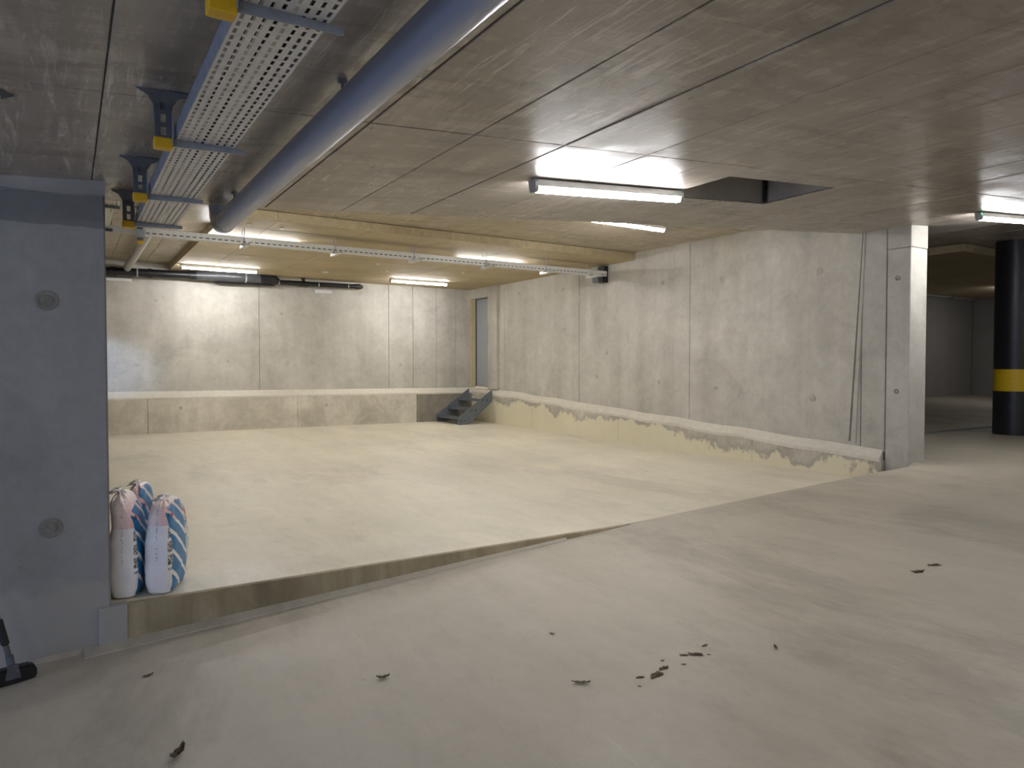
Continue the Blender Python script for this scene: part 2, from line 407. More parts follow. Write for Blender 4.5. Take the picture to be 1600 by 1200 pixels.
# ---------------------------------------------------------------- walls
def panel_wall(name, label, mat, backing, axis, face, joints, ztop, zbot, depth=0.03, out=-1):
    """Backing slab plus one cast panel between each pair of joints; axis = direction along the wall."""
    w = struct(backing, label, 'wall')
    for a, c in zip(joints[:-1], joints[1:]):
        if c - a < 0.02: continue
        ga = 0.003 + abs(jit(0.003)); gc = 0.003 + abs(jit(0.003))
        off = face + jit(0.0025)
        q = B()
        u0, u1 = a + ga, c - gc
        lo0, lo1, hi0, hi1 = zbot(u0), zbot(u1), ztop(u0), ztop(u1)
        ch = 0.004; d0, d1 = off, off - out * depth
        pts = lambda dd, k: [(u0 + k, lo0 + k), (u1 - k, lo1 + k), (u1 - k, hi1 - k), (u0 + k, hi0 - k)]
        mk = (lambda u, z, t: (u, t, z)) if axis == 'x' else (lambda u, z, t: (t, u, z))
        q.hexa([mk(u, z, d1) for u, z in pts(d1, 0)], [mk(u, z, d0 - out * ch) for u, z in pts(d0, 0)])
        vs = q.b.verts[:]; q.b.faces.ensure_lookup_table()
        top = q.b.faces[1]
        nv = [q.b.verts.new(mk(u, z, d0)) for u, z in pts(d0, ch)]
        tv = list(top.verts); q.b.faces.remove(top)
        for i in range(4): q.b.faces.new((tv[i], tv[(i + 1) % 4], nv[(i + 1) % 4], nv[i]))
        q.b.faces.new(nv)
        q.link('panel', mat, w)
    return w

def tie(parent, axis, face, u, z, r, mat, out=-1):
    """Formwork tie hole: a shallow cone plug inside a raised ring."""
    q = B(); seg = 18
    prof = [(r, 0.0), (r * 0.98, 0.004), (r * 0.80, 0.004), (r * 0.70, 0.001), (r * 0.55, 0.001), (r * 0.48, 0.006), (r * 0.30, 0.0065), (0.0001, 0.002)]
    rings = []
    for rr, d in prof:
        ring = []
        for k in range(seg):
            a = 2 * math.pi * k / seg
            p, zz, t = u + rr * math.cos(a), z + rr * math.sin(a), face + out * d
            ring.append(q.b.verts.new((p, t, zz) if axis == 'x' else (t, p, zz)))
        rings.append(ring)
    for i in range(len(rings) - 1):
        for k in range(seg): q.b.faces.new((rings[i][k], rings[i][(k + 1) % seg], rings[i + 1][(k + 1) % seg], rings[i + 1][k]))
    q.link('tie_plug', mat, parent, smooth=True)

bk = B().box(-4.2, 8.6, YB + 0.02, YB + 0.3, -1.6, 2.2).link('wall_back', 'groove')
wb = panel_wall('wall_back', 'pale cast concrete back wall of the bay', 'wall', bk, 'x', YB,
                [-4.0, -2.2, 0.45, 3.23, 5.99, 6.57, 7.16, 7.66, 8.04], lambda u: 1.98, lambda u: -0.47 - 0.006 * u, out=-1)
for x, z in [(2.65, .08), (1.06, .0), (3.79, .04), (5.42, .03), (6.27, .02), (6.83, .04), (3.67, 1.05), (4.11, 1.05), (5.34, 1.56), (6.57, 1.54), (7.39, 1.55), (1.39, 1.21), (-1.6, .03), (-.3, .03)]:
    tie(wb, 'x', YB - 0.002, x, z, 0.035, 'tie_pale')
# plinth under the back wall with its mortar ledge
pl = struct(B().box(-4.2, 8.1, YB - 0.08, YB + 0.02, -1.6, -0.66).link('plinth', 'groove'), 'grey concrete plinth along the foot of the back wall', 'plinth')
for a, c, mt in [(-4.0, -1.4, 'base_back'), (-1.4, 1.22, 'base_back'), (1.22, 3.95, 'base_back'), (3.95, 6.61, 'base_back'), (6.61, 8.06, 'base_dark')]:
    B().box(a + .003, c - .003, YB - 0.11, YB - 0.07, -1.40, -0.615 - 0.004 * (a + c) / 2, bevel=0.004).link('panel', mt, pl)
q = B()
for i in range(20):
    a = -4.0 + 12.06 * i / 20; c = a + 12.06 / 20
    h0 = -0.47 - 0.006 * a; h1 = -0.47 - 0.006 * c; l0 = -0.60 - 0.004 * a; l1 = -0.60 - 0.004 * c
    j0 = 0.004 * math.sin(i * 2.3); j1 = 0.004 * math.sin((i + 1) * 2.3)
    q.hexa([(a, YB - 0.115, l0 - .02 + j0), (c, YB - 0.115, l1 - .02 + j1), (c, YB + 0.01, l1 - .02), (a, YB + 0.01, l0 - .02)],
           [(a, YB - 0.115, l0 + .012 + j0), (c, YB - 0.115, l1 + .012 + j1), (c, YB - 0.003, h1), (a, YB - 0.003, h0)])
bmesh.ops.remove_doubles(q.b, verts=q.b.verts, dist=0.0004)
q.link('ledge', 'mortar', pl)
for x, z in [(1.77, -.8), (3.34, -.81), (4.55, -.83)]: tie(pl, 'x', YB - 0.111, x, z, 0.036, 'tie_pale')

# right wall
ktop = lambda y: -0.52 - 0.0533 * (13.61 - y)
def wtop(y): return UP - 0.001 if y > 7.2 else (near(XR) if y <= YE else near(XR) + (UP - near(XR)) * min(1, (y - YE) / 1.9) ** 0.75)
bk = B().box(XR + 0.02, XR + 0.35, 4.31, 13.68, -1.6, 2.1).box(XR + 0.02, XR + 0.35, 14.44, 14.8, -1.6, 2.1)\
    .box(XR + 0.02, XR + 0.35, 13.6, 14.5, -1.6, -0.52).box(XR + 0.02, XR + 0.35, 13.6, 14.5, 1.575, 2.1).link('wall_right', 'groove')
wr = panel_wall('wall_right', 'long cast concrete wall on the right side of the bay', 'wall', bk, 'y', XR,
                [4.56, 4.86, 7.63, 10.39, 13.05, 13.27], lambda u: 2.05, lambda u: ktop(u) - 0.02, out=-1)
# slanting raised fin of cement beside the near joint
B().hexa([(XR + .01, 4.90, -.95), (XR + .01, 4.98, -.95), (XR - .012, 4.97, -.95), (XR - .012, 4.915, -.95)],
         [(XR + .01, 4.82, 1.62), (XR + .01, 4.85, 1.62), (XR - .012, 4.845, 1.62), (XR - .012, 4.825, 1.62)]).link('fin', 'wall', wr)
B().hexa([(XR + .01, 4.985, -.93), (XR + .01, 5.01, -.93), (XR - .0015, 5.01, -.93), (XR - .0015, 4.985, -.93)],
         [(XR + .01, 4.85, 1.60), (XR + .01, 4.86, 1.60), (XR - .0035, 4.86, 1.60), (XR - .0035, 4.85, 1.60)]).link('joint_line', 'groove', wr)
# near end pillar of the wall
B().box(XR - 0.004, XR + 0.35, 4.285, 4.553, -1.6, 1.35, bevel=0.006).link('end_panel', 'wall', wr)
B().box(XR - 0.010, XR + 0.352, 4.280, 4.553, 1.353, 1.66, bevel=0.006).link('end_panel', 'wall', wr)
for y, z in [(9.59, .22), (10.87, .69), (8.28, -.27), (7.01, 1.27), (7.11, -.34), (4.43, 1.01), (8.21, 1.33), (9.86, -.2), (10.99, -.11), (12.51, .01), (12.44, 1.53), (10.89, 1.47), (4.43, -.3)]:
    tie(wr, 'y', XR - 0.003, y, z, 0.034, 'tie_pale')
tie(wr, 'y', XR - 0.003, 5.43, 1.2, 0.05, 'tie_pale'); tie(wr, 'y', XR - 0.003, 5.51, -.42, 0.045, 'tie_pale')
# door surround
B().box(8.03, XR + .06, 13.27, 13.66, -0.53, 1.98, bevel=0.005).link('door_surround', 'wall', wr)
B().box(8.03, XR + .06, 13.662, 14.5, 1.56, 1.98, bevel=0.005).link('door_surround', 'wall', wr)
B().box(8.03, XR + .3, 14.43, 14.5, -0.53, 1.56, bevel=0.004).link('door_surround', 'jamb', wr)
B().box(8.03, XR + .3, 13.662, 14.43, -0.62, -0.515, bevel=0.004).link('door_sill', 'mortar', wr)
# kicker of the right wall
kb = struct(B().box(XR - 0.05, XR + 0.02, 4.58, 14.4, -1.6, -1.2).link('kicker', 'groove'), 'two-tone stained concrete kicker along the foot of the right wall', 'plinth')
kj = [4.56, 6.39, 9.21, 10.58, 11.88, 13.40, 14.4]
for a, c in zip(kj[:-1], kj[1:]):
    a2, c2 = a + .003, c - .003; x0 = XR - 0.07 + jit(.003)
    B().hexa([(x0, a2, -1.45), (x0, c2, -1.45), (XR + .02, c2, -1.45), (XR + .02, a2, -1.45)],
             [(x0, a2, ktop(a2) - .115), (x0, c2, ktop(c2) - .115), (XR + .02, c2, ktop(c2) - .115), (XR + .02, a2, ktop(a2) - .115)]).link('panel', 'base_right', kb)
q = B(); n = 24
for i in range(n):
    a = 4.58 + 9.75 * i / n; c = a + 9.75 / n
    ja = 0.012 * math.sin(i * 1.7) + 0.008 * math.sin(i * 4.1); jc = 0.012 * math.sin((i + 1) * 1.7) + 0.008 * math.sin((i + 1) * 4.1)
    q.hexa([(XR - .076, a, ktop(a) - .135 + ja), (XR - .076, c, ktop(c) - .135 + jc), (XR + .01, c, ktop(c) - .13), (XR + .01, a, ktop(a) - .13)],
           [(XR - .074, a, ktop(a) - .095 + ja), (XR - .074, c, ktop(c) - .095 + jc), (XR - .004, c, ktop(c) + .005 + jc * .6), (XR - .004, a, ktop(a) + .005 + ja * .6)])
bmesh.ops.remove_doubles(q.b, verts=q.b.verts, dist=0.0004)
q.link('ledge', 'mortar', kb)

# left wall (face to the camera)
bk = B().hexa([(-6, 4.40, -1.75), (0.18, 4.40, -1.75), (0.18, 4.65, -1.75), (-6, 4.65, -1.75)],
              [(-6, 4.40, near(-6)), (0.18, 4.40, near(.18)), (0.18, 4.65, near(.18)), (-6, 4.65, near(-6))])
bmesh.ops.bevel(bk.b, geom=[e for e in bk.b.edges if abs(e.verts[0].co.x - .18) < .01 and abs(e.verts[1].co.x - .18) < .01 and abs(e.verts[0].co.z - e.verts[1].co.z) > 1], offset=0.008, segments=2, affect='EDGES')
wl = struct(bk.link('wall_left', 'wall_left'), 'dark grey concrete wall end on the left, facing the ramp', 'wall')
for z in (.34, -.86): tie(wl, 'x', 4.398, -.09, z, 0.052, 'tie')
for z in (.34, -.86): tie(wl, 'x', 4.398, -1.3, z, 0.052, 'tie')
B().hexa([(-6, 4.392, near(-6) - .075), (0.182, 4.392, near(.18) - .075), (0.182, 4.6, near(.18) - .075), (-6, 4.6, near(-6) - .075)],
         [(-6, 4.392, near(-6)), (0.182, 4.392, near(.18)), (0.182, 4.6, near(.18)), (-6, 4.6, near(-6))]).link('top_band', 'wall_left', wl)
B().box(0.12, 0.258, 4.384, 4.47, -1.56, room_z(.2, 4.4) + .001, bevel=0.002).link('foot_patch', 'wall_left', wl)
q = B()
for i in range(12):
    a = -2.4 + 2.6 * i / 12; c = a + 2.6 / 12
    q.hexa([(a, 4.36, ramp_z(a) - .02), (c, 4.36, ramp_z(c) - .02), (c, 4.41, ramp_z(c) - .02), (a, 4.41, ramp_z(a) - .02)],
           [(a, 4.365, ramp_z(a) + .003), (c, 4.365, ramp_z(c) + .003), (c, 4.41, ramp_z(c) + .02 + .006 * math.sin(i * 2)), (a, 4.41, ramp_z(a) + .02 + .006 * math.sin(i * 2 - 2))])
q.link('fillet', 'ramp', wl)
# enclosing walls outside the picture and the far bay
struct(B().box(-4.2, -4.0, 4.65, 14.6, -1.6, 2.1).link('wall_left', 'wall'), 'concrete end wall of the bay hidden behind the left wall', 'wall')
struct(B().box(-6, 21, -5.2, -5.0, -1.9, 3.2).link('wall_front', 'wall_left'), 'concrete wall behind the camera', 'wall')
struct(B().box(21, 21.2, -5.2, 9.9, -1.6, 3.2).link('wall_right', 'far'), 'concrete wall closing the far right end', 'wall')
fw = struct(B().box(8.4, 21.2, 9.42, 9.7, -1.4, 2.1).link('wall_back', 'groove'), 'grey panelled wall at the back of the far bay', 'wall')
for a, c in zip([8.5, 11, 13.7, 16.4, 18.05, 20.9][:-1], [8.5, 11, 13.7, 16.4, 18.05, 20.9][1:]):
    B().box(a + .006, c - .006, 9.39, 9.44, -0.9, 1.95, bevel=0.005).link('panel', 'far', fw)

# ---------------------------------------------------------------- ceilings
HX0, HX1, HY0, HY1 = 3.76, 4.97, 3.20, 3.85
ce = B()
def slabpiece(bb, x0, x1, y0, y1, t0, t1):
    bb.hexa([(x0, y0, near(x0) + t0), (x1, y0, near(x1) + t0), (x1, y1, near(x1) + t0), (x0, y1, near(x0) + t0)],
            [(x0, y0, near(x0) + t1), (x1, y0, near(x1) + t1), (x1, y1, near(x1) + t1), (x0, y1, near(x0) + t1)])
slabpiece(ce, -6, HX0, -5, YE, 0.008, 0.3); slabpiece(ce, HX1, 21, -5, YE, 0.008, 0.3)
slabpiece(ce, HX0, HX1, -5, HY0, 0.008, 0.3); slabpiece(ce, HX0, HX1, HY1, YE, 0.008, 0.3)
ceil = struct(ce.link('ceiling', 'groove'), 'sloping board-marked concrete ceiling over the ramp', 'ceiling')
XJ = [-6, -4.8, -3.7, -2.6, -1.55, -.98, -.43, 0.12, 0.60, 1.14, 1.67, 2.21, 2.79, 3.32, HX0, 4.37, HX1, 5.5, 6.05, 6.6, 7.15, 7.7, 8.25, 8.8, 9.4, 10.5, 11.6, 12.7, 14.4, 16.5, 21]
YJ = [-5, -2.3, 0.35, 2.96, YE]
strong = {0.12: .0025, 2.21: .005}
def near_panel(x0, x1, y0, y1, g=(.002, .002, .002, .002)):
    x0 += g[0]; x1 -= g[1]; y0 += g[2]; y1 -= g[3]; k = .003; o = jit(.0012)
    q = B()
    def ring(kk, t): return [(x0 + kk, y0 + kk, near(x0) + t), (x1 - kk, y0 + kk, near(x1) + t), (x1 - kk, y1 - kk, near(x1) + t), (x0 + kk, y1 - kk, near(x0) + t)]
    r = [[q.b.verts.new(p) for p in ring(*a)] for a in ((k, o), (0, o + k), (0, .02))]
    q.b.faces.new(r[0][::-1]); q.b.faces.new(r[2])
    for a in range(2):
        for i in range(4): q.b.faces.new((r[a][i], r[a][(i + 1) % 4], r[a + 1][(i + 1) % 4], r[a + 1][i]))
    q.link('panel', 'ceiling', ceil)
gx = {x: .0018 + abs(jit(.0022)) for x in XJ}; gx.update(strong); gx[1.67] = .0035; gx[1.14] = .0035; gx[HX0] = gx[HX1] = 0.0
for i in range(len(XJ) - 1):
    for j in range(len(YJ) - 1):
        x0, x1, y0, y1 = XJ[i], XJ[i + 1], YJ[j], YJ[j + 1]
        g = (gx[x0], gx[x1], .003, .003)
        if j == 3 and x0 >= HX0 and x1 <= HX1:
            near_panel(x0, x1, y0, HY0, (g[0], g[1], .003, 0)); near_panel(x0, x1, HY1, y1, (g[0], g[1], 0, .0))
        else: near_panel(x0, x1, y0, y1, g if j < 3 else (g[0], g[1], .003, .0))
# hatch shaft
hz = near(HX0)
sh = B(); SX0, SX1, SY0, SY1 = HX0 + .004, HX1 - .004, HY0 + .004, HY1 - .004
for (ax, ay, bx_, by2, ox, oy) in ((SX0, SY0, SX1, SY0, 0, -.05), (SX1, SY0, SX1, SY1, .05, 0), (SX1, SY1, SX0, SY1, 0, .05), (SX0, SY1, SX0, SY0, -.05, 0)):
    sh.hexa([(ax, ay, near(ax) + .012), (bx_, by2, near(bx_) + .012), (bx_ + ox, by2 + oy, near(bx_) + .012), (ax + ox, ay + oy, near(ax) + .012)],
            [(ax, ay, 2.1), (bx_, by2, 2.1), (bx_ + ox, by2 + oy, 2.1), (ax + ox, ay + oy, 2.1)])
sh.box(HX0 - .06, HX1 + .06, HY0 - .06, HY1 + .06, 2.1, 2.16)
struct(sh.link('hatch_shaft', 'hatch'), 'dark rectangular shaft opening in the ceiling right of the lamp', 'opening')
hb = thing('hatch_bracket', 'dark steel bracket in the far corner of the ceiling shaft', 'bracket', (HX1 - .005, HY1 - .03, near(HX1)))
B().box(-.045, -.015, -.012, .012, .0, .5, bevel=.002).link('post', 'black', hb)
B().prism([(-.02, .30), (-.02, .10), (.0, .10), (.0, .50), (-.15, .50), (-.15, .46), (-.06, .42)], 'x', -.03, -.022).link('gusset', 'black', hb)

# transition up to the bay ceiling, then the bay ceiling panels
YU = lambda x: 5.02 + 0.2 * max(0, x)
q = B(); xs = [-4.2 + 12.85 * i / 16 for i in range(17)]
q2 = [[q.b.verts.new(p) for p in ((x, YE - .005, near(x) + .004), (x, YE, near(x) + .02), (x, YE + (YU(x) - YE) * .35, near(x) + (UP - near(x)) * .62), (x, YU(x), UP + .004), (x, YU(x), UP + .5), (x, YE - .005, UP + .5))] for x in xs]
for i in range(16):
    for j in range(6): q.b.faces.new((q2[i][j], q2[i + 1][j], q2[i + 1][(j + 1) % 6], q2[i][(j + 1) % 6]))
q.b.faces.new(q2[0]); q.b.faces.new(q2[-1][::-1])
cr = struct(B().box(-4.2, 8.6, 5.0, 14.8, UP + .012, UP + .3).link('ceiling', 'groove'), 'tan board-marked concrete ceiling of the bay', 'ceiling')
q.link('haunch', 'ceiling_room', cr)
xj = [-4.2, -2.65, -1.55, -.43] + [0.12 + .553 * i for i in range(1, 15)] + [8.14]
for i in range(len(xj) - 1):
    g0, g1 = .001 + abs(jit(.002)), .001 + abs(jit(.002))
    y0 = YU((xj[i] + xj[i + 1]) / 2) - .1
    for a, c in ((y0, 8.0), (8.0, 11.2), (11.2, 14.55)):
        if xj[i] > 1.7 and a >= 8.9: continue
        B().box(xj[i] + g0, xj[i + 1] - g1, a + .002, c - .002, UP + jit(.001), UP + .015, bevel=.0025).link('panel', 'ceiling_room', cr)
# wood wool boards, 12 cm lower
BX0, BY0, BZ = 1.61, 8.86, 1.78
bd = struct(B().box(BX0 + .02, XR + .02, BY0 + .02, 14.6, BZ + .02, UP).link('ceiling', 'groove'), 'lower ceiling field of tan wood-wool insulation boards', 'ceiling')
bx = [BX0, 2.21] + [2.21 + 1.2 * i for i in range(1, 5)] + [XR + .005]
by = [BY0 + .6 * i for i in range(10)] + [14.5]
for i in range(len(bx) - 1):
    for j in range(len(by) - 1):
        if by[j + 1] - by[j] < .05: continue
        B().box(bx[i] + .002, bx[i + 1] - .002, by[j] + .0018, by[j + 1] - .0018, BZ + jit(.0015), BZ + .05 if j and i else UP - .006, bevel=.0025).link('board', 'board', bd)
bd2 = []
for i, (x, y) in enumerate([(4.15, 13.17), (2.48, 11.93), (1.95, 9.24), (2.36, 9.27), (4.6, 11.6), (2.2, 12.6), (6.4, 11.8), (5.1, 12.4)]):
    r = .07 if i == 0 else .028
    q = B().tube([(0, 0, 0), (0, 0, -.006), (0, 0, -.010)], [r, r, r * .8], 16)
    o = q.link('fixing_disc', 'white', None, True, (x, y, BZ + .001))
    tag(o, 'larger white round fixing disc on the board ceiling above the black pipes' if i == 0 else ['', 'small fixing disc behind the rail, in line with the left back lamp', 'small fixing disc nearest the end of the big grey pipe', 'small fixing disc right beside the one at the pipe end', 'small fixing disc in the middle of the board ceiling', 'small fixing disc just in front of the left back lamp', 'small fixing disc just in front of the right back lamp', 'small fixing disc on the boards midway between the two back lamps'][i], 'fixing', 'fixing discs on the board ceiling')
# right far-bay ceiling: board field with pale edge strip
struct(B().box(8.4, 21, YE - .005, 9.7, UP + .004, UP + .3).link('ceiling', 'ceiling'), 'dim concrete ceiling of the far bay', 'ceiling')
fb = struct(B().box(11.77, 20.9, 5.44, 9.45, 1.80, UP).link('ceiling', 'board'), 'brown insulation boards on the far bay ceiling', 'ceiling')
for i in range(5): B().box(11.75 + 1.2 * i, 11.75 + 1.2 * (i + 1) - .003, 5.40, 5.46, 1.775, UP - .004, bevel=.003).link('board', 'board', fb)
for i in range(6): B().box(11.75, 11.80, 5.463 + .65 * i, 5.46 + .65 * (i + 1), 1.775, UP - .004, bevel=.003).link('board', 'board', fb)

# ---------------------------------------------------------------- door
d = B().box(8.165, 8.20, 13.64, 14.425, -.50, 1.565, bevel=.002).link('door_1', 'door')
struct(d, 'narrow light grey door in the far corner above the steel steps', 'door')
B().box(8.155, 8.175, 14.395, 14.43, -.51, 1.565).box(8.155, 8.175, 13.64, 14.43, 1.545, 1.565).box(8.155, 8.175, 13.64, 14.43, -.512, -.495).link('door_frame', 'door_frame', d)
B().box(8.15, 8.166, 13.72, 13.76, .42, .60, bevel=.003).tube([(8.15, 13.74, .52), (8.11, 13.74, .52), (8.11, 13.86, .52)], .008, 8).link('door_handle', 'galv', d)

# ---------------------------------------------------------------- ceiling lamps
def make_lamp(label, group=None):
    L = 1.30
    t = thing('ceiling_lamp', label, 'lamp', (0, 0, 0), group=group)
    B().box(0, L, -.037, .037, -.048, -.004, bevel=.004).link('housing', 'white', t)
    q = B().prism([(-.024, -.048), (.024, -.048), (.029, -.062), (.022, -.078), (-.022, -.078), (-.029, -.062)], 'x', .022, L - .022)
    q.link('diffuser', 'diffuser', t)
    for x in (0.0, L - .022):
        B().prism([(-.038, -.004), (.038, -.004), (.034, -.060), (.024, -.081), (-.024, -.081), (-.034, -.060)], 'x', x - .004, x + .024).link('end_cap', 'endcap', t)
    B().box(.3, .33, -.015, .015, -.006, .002).link('mount', 'galv', t); B().box(.97, 1.0, -.015, .015, -.006, .002).link('mount', 'galv', t)
    return t
gl = 'strip lamps on the ceilings'
lamp = make_lamp('lit white strip lamp beside the dark ceiling shaft, nearest and largest', gl)
sl = math.atan(.075)
lamp.location = (2.47, 3.65, near(2.47) - .003); lamp.rotation_euler = (0, -sl, 0)
spots = [((7.93, 3.52, near(7.93) - .003), -sl, 'lit strip lamp at the right edge above the black column'),
         ((5.58, 6.95, UP - .003), 0, 'lit strip lamp half hidden behind the sloping ceiling edge'),
         ((1.60, 6.95, UP - .003), 0, 'strip lamp above the front of the bay, hidden behind the sloping slab'),
         ((1.55, 10.25, BZ - .003), 0, 'strip lamp behind the left part of the slotted rail'),
         ((5.42, 10.25, BZ - .003), 0, 'strip lamp behind the right part of the slotted rail'),
         ((1.68, 13.45, BZ - .003), 0, 'lit strip lamp above the thick black pipe at the back'),
         ((5.55, 13.35, BZ - .003), 0, 'lit strip lamp near the back corner with the door')]
for loc, a, lab in spots:
    c = copy_tree(lamp); c.location = loc; c.rotation_euler = (0, -sl if a else 0, 0); c['label'] = lab
    if a:
        g = B().box(-.006, .012, -.036, -.030, -.03, -.012).link('indicator', 'green', c)

# ---------------------------------------------------------------- perforated cable trays
def perforated(q, x0, x1, y0, y1, z, rows, pitch, slot, hw):
    """flat sheet with real slots: continuous strips plus bridges."""
    w = (x1 - x0) / rows
    for r in range(rows + 1):
        a = x0 + w * r - (w - hw) / 2; c = a + (w - hw)
        a = max(a, x0); c = min(c, x1)
        q.b.faces.new([q.b.verts.new(p) for p in ((a, y0, z), (c, y0, z), (c, y1, z), (a, y1, z))])
    for r in range(rows):
        a = x0 + w * r + (w - hw) / 2; c = a + hw
        y = y0 - pitch * .12 * r
        while y < y1:
            ya, yc = max(y0, y), min(y1, y + pitch - slot)
            if yc > ya: q.b.faces.new([q.b.verts.new(p) for p in ((a, ya, z), (c, ya, z), (c, yc, z), (a, yc, z))])
            y += pitch
def solid(o, t):
    md = o.modifiers.new('thickness', 'SOLIDIFY'); md.thickness = t; md.offset = 1; return o
TZ = 0.835
tr = thing('cable_tray', 'perforated pale steel cable tray hung under the sloping ceiling beside the pipe', 'cable tray', (0.445, -0.9, TZ))
q = B(); perforated(q, -.095, .105, 0, 5.68, 0, 8, .042, .028, .0095)
solid(q.link('base', 'tray', tr), .0015)
B().box(-.0975, -.0955, 0, 5.68, 0, .06).box(-.0975, -.0900, 0, 5.68, .058, .060).link('side', 'galv', tr)
B().box(.1055, .1075, 0, 5.68, 0, .06).box(.1000, .1075, 0, 5.68, .058, .060).link('side', 'galv', tr)
for k, (x, r) in enumerate([(.38, .006), (.405, .008), (.44, .007), (.50, .006)]):
    pts = [(x + .006 * math.sin(i * 1.3 + k), -.8 + .25 * i, TZ + r + .003 + .002 * (i % 2)) for i in range(23)]
    o = B().tube(pts, r, 8).link('cable', 'cable', None, True)
    tag(o, ['thin black cable lying along the left of the tray', 'thicker black cable lying second from the left in the tray', 'black cable running along the middle of the tray', 'thin black cable nearest the right side of the tray'][k], 'cable', 'cables in the tray')
def make_bracket(drop=.215, name='tray_bracket', arm=.262):
    t = thing(name, '', 'bracket', (0, 0, 0), group='ceiling brackets of the cable tray')
    B().prism([(-.085, 0), (.085, 0), (.085, -.012), (.05, -.030), (.031, -.060), (.029, -.085), (-.029, -.085), (-.031, -.060), (-.05, -.030), (-.085, -.012)], 'y', -.004, 0).link('head_plate', 'galv_dark', t)
    B().box(-.085, .085, -.004, .045, -.005, 0).link('foot_plate', 'galv_dark', t)
    q = B()   # slotted channel post
    z0, z1 = -drop + .03, -.05
    q.box(-.028, -.009, -.010, -.007, z0, z1).box(.009, .028, -.010, -.007, z0, z1)
    zz = z0
    while zz < z1:
        q.box(-.009, .009, -.010, -.007, zz, min(z1, zz + .016)); zz += .046
    q.box(-.028, -.0255, -.007, .03, z0, z1).box(.0255, .028, -.007, .03, z0, z1)
    q.link('post', 'galv_dark', t)
    B().box(-.031, .031, -.013, .034, -drop, -drop + .038, bevel=.003).link('end_cap', 'cap', t)
    B().prism([(.02, 0), (.02 + arm, 0), (.02 + arm, -.019), (.03, -.028), (.02, -.028)], 'y', -.003, 0)\
        .box(.02, .02 + arm, -.003, .034, -.0025, 0).link('arm', 'galv', t, loc=(0, 0.0, TZ - 1.010 - .001))
    B().box(.0285, .0315, -.02, .04, -.20, -.09, bevel=.001).tube([(.028, .012, -.178), (.045, .012, -.178)], .009, 6).link('clamp_plate', 'galv', t)
    return t
br = make_bracket()
labs = ['yellow-capped tray bracket cut by the top edge of the picture', 'large yellow-capped tray bracket, second from the top edge',
        'yellow-capped tray bracket, third from the top edge', 'smallest yellow-capped tray bracket, nearest the end of the tray']
for i, (y, lab) in enumerate(zip((1.70, 2.86, 3.83, 4.60), labs)):
    o = br if i == 0 else copy_tree(br)
    o.location = (0.305, y, near(.305) + .002); o['label'] = lab
# second tray in the bay and its support
t2 = thing('cable_tray', 'short perforated tray high in the bay, seen just right of the left wall', 'cable tray', (0.26, 7.1, 1.60))
q = B(); perforated(q, -.16, .16, 0, 2.45, 0, 6, .10, .080, .011)
solid(q.link('base', 'tray', t2), .0015)
B().box(-.163, -.161, 0, 2.45, 0, .07).link('side', 'galv', t2); B().box(.161, .163, 0, 2.45, 0, .07).link('side', 'galv', t2)
for y in (.95, 2.35): B().box(-.18, .2, y, y + .035, -.03, -.002).link('cross_arm', 'galv_dark', t2)
for y in (.96, 2.36):
    for x in (-.172, .19): B().tube([(x, y + .015, -.03), (x, y + .015, .30)], .005, 6).link('rod', 'galv', t2)
B().hexa([(.163, 2.10, -.001), (.50, 2.46, -.001), (.50, 2.56, -.001), (.0, 2.56, -.001)], [(.163, 2.10, .001), (.50, 2.46, .001), (.50, 2.56, .001), (.0, 2.56, .001)]).link('corner_sheet', 'galv', t2)
hp = thing('ceiling_post', 'slotted steel post with yellow cap at the left end of the rail', 'post', (.75, 9.52, UP))
q = B()
z = -.40
q.box(-.032, -.014, -.004, 0, -.40, 0).box(.014, .032, -.004, 0, -.40, 0)
while z < -.02: q.box(-.014, .014, -.004, 0, z, z + .03); z += .07
q.link('post', 'galv_dark', hp)
B().box(-.06, .06, -.05, .05, -.006, 0).link('foot_plate', 'galv_dark', hp)
B().box(-.034, .034, -.02, .02, -.435, -.40, bevel=.004).link('end_cap', 'cap', hp)
B().box(-.045, .05, -.010, -.005, -.36, -.26, bevel=.002).link('clamp_plate', 'galv', hp)
# slotted rail across the bay
RZ = 1.575; RY = 9.55
rl = thing('slotted_rail', 'long pale slotted cable rail hung across the bay to the right wall', 'cable rail', (.78, RY, RZ))
RL = 7.28
q = B().box(0, RL, -.0015, 0, .036, .090).box(0, RL, -.0015, 0, 0, .024)
x = 0.0
while x < RL: q.box(x, min(RL, x + .03), -.0015, 0, .024, .036); x += .075
q.link('front_side', 'rail', rl)
q = B(); perforated(q, 0, .10, 0, RL, 0, 2, .05, .03, .012)
o = q.link('base', 'rail', rl); o.rotation_euler = (0, 0, R_(-90)); o.location = (0, .10, 0); solid(o, .0015)
B().box(0, RL, .100, .1015, 0, .090).link('back_side', 'rail', rl)
hx = [(1.95, 'leftmost of the rail hangers, next to the big pipe end', True), (3.16, 'second rail hanger from the left', False), (4.35, 'third rail hanger from the left, before the middle', False),
      (5.59, 'fourth rail hanger, pale end plate catching light', True), (6.74, 'fifth rail hanger, last but one before the right wall', False), (7.72, 'last rail hanger beside the black wall box', False)]
h0 = thing('rail_hanger', '', 'hanger', (0, 0, 0), group='hangers of the slotted rail')
q = B().box(-.026, .026, -.24, .13, -.044, -.041).box(.023, .026, -.24, .13, -.044, -.003)
y = -.24
while y < .12: q.box(-.026, -.023, y, y + .024, -.044, -.003); y += .045
q.box(-.026, -.023, -.24, .13, -.044, -.034).box(-.026, -.023, -.24, .13, -.012, -.003)
q.link('channel', 'rail', h0)
B().tube([(0, -.012, -.05), (0, -.012, .205)], .0045, 6).link('rod', 'galv', h0)
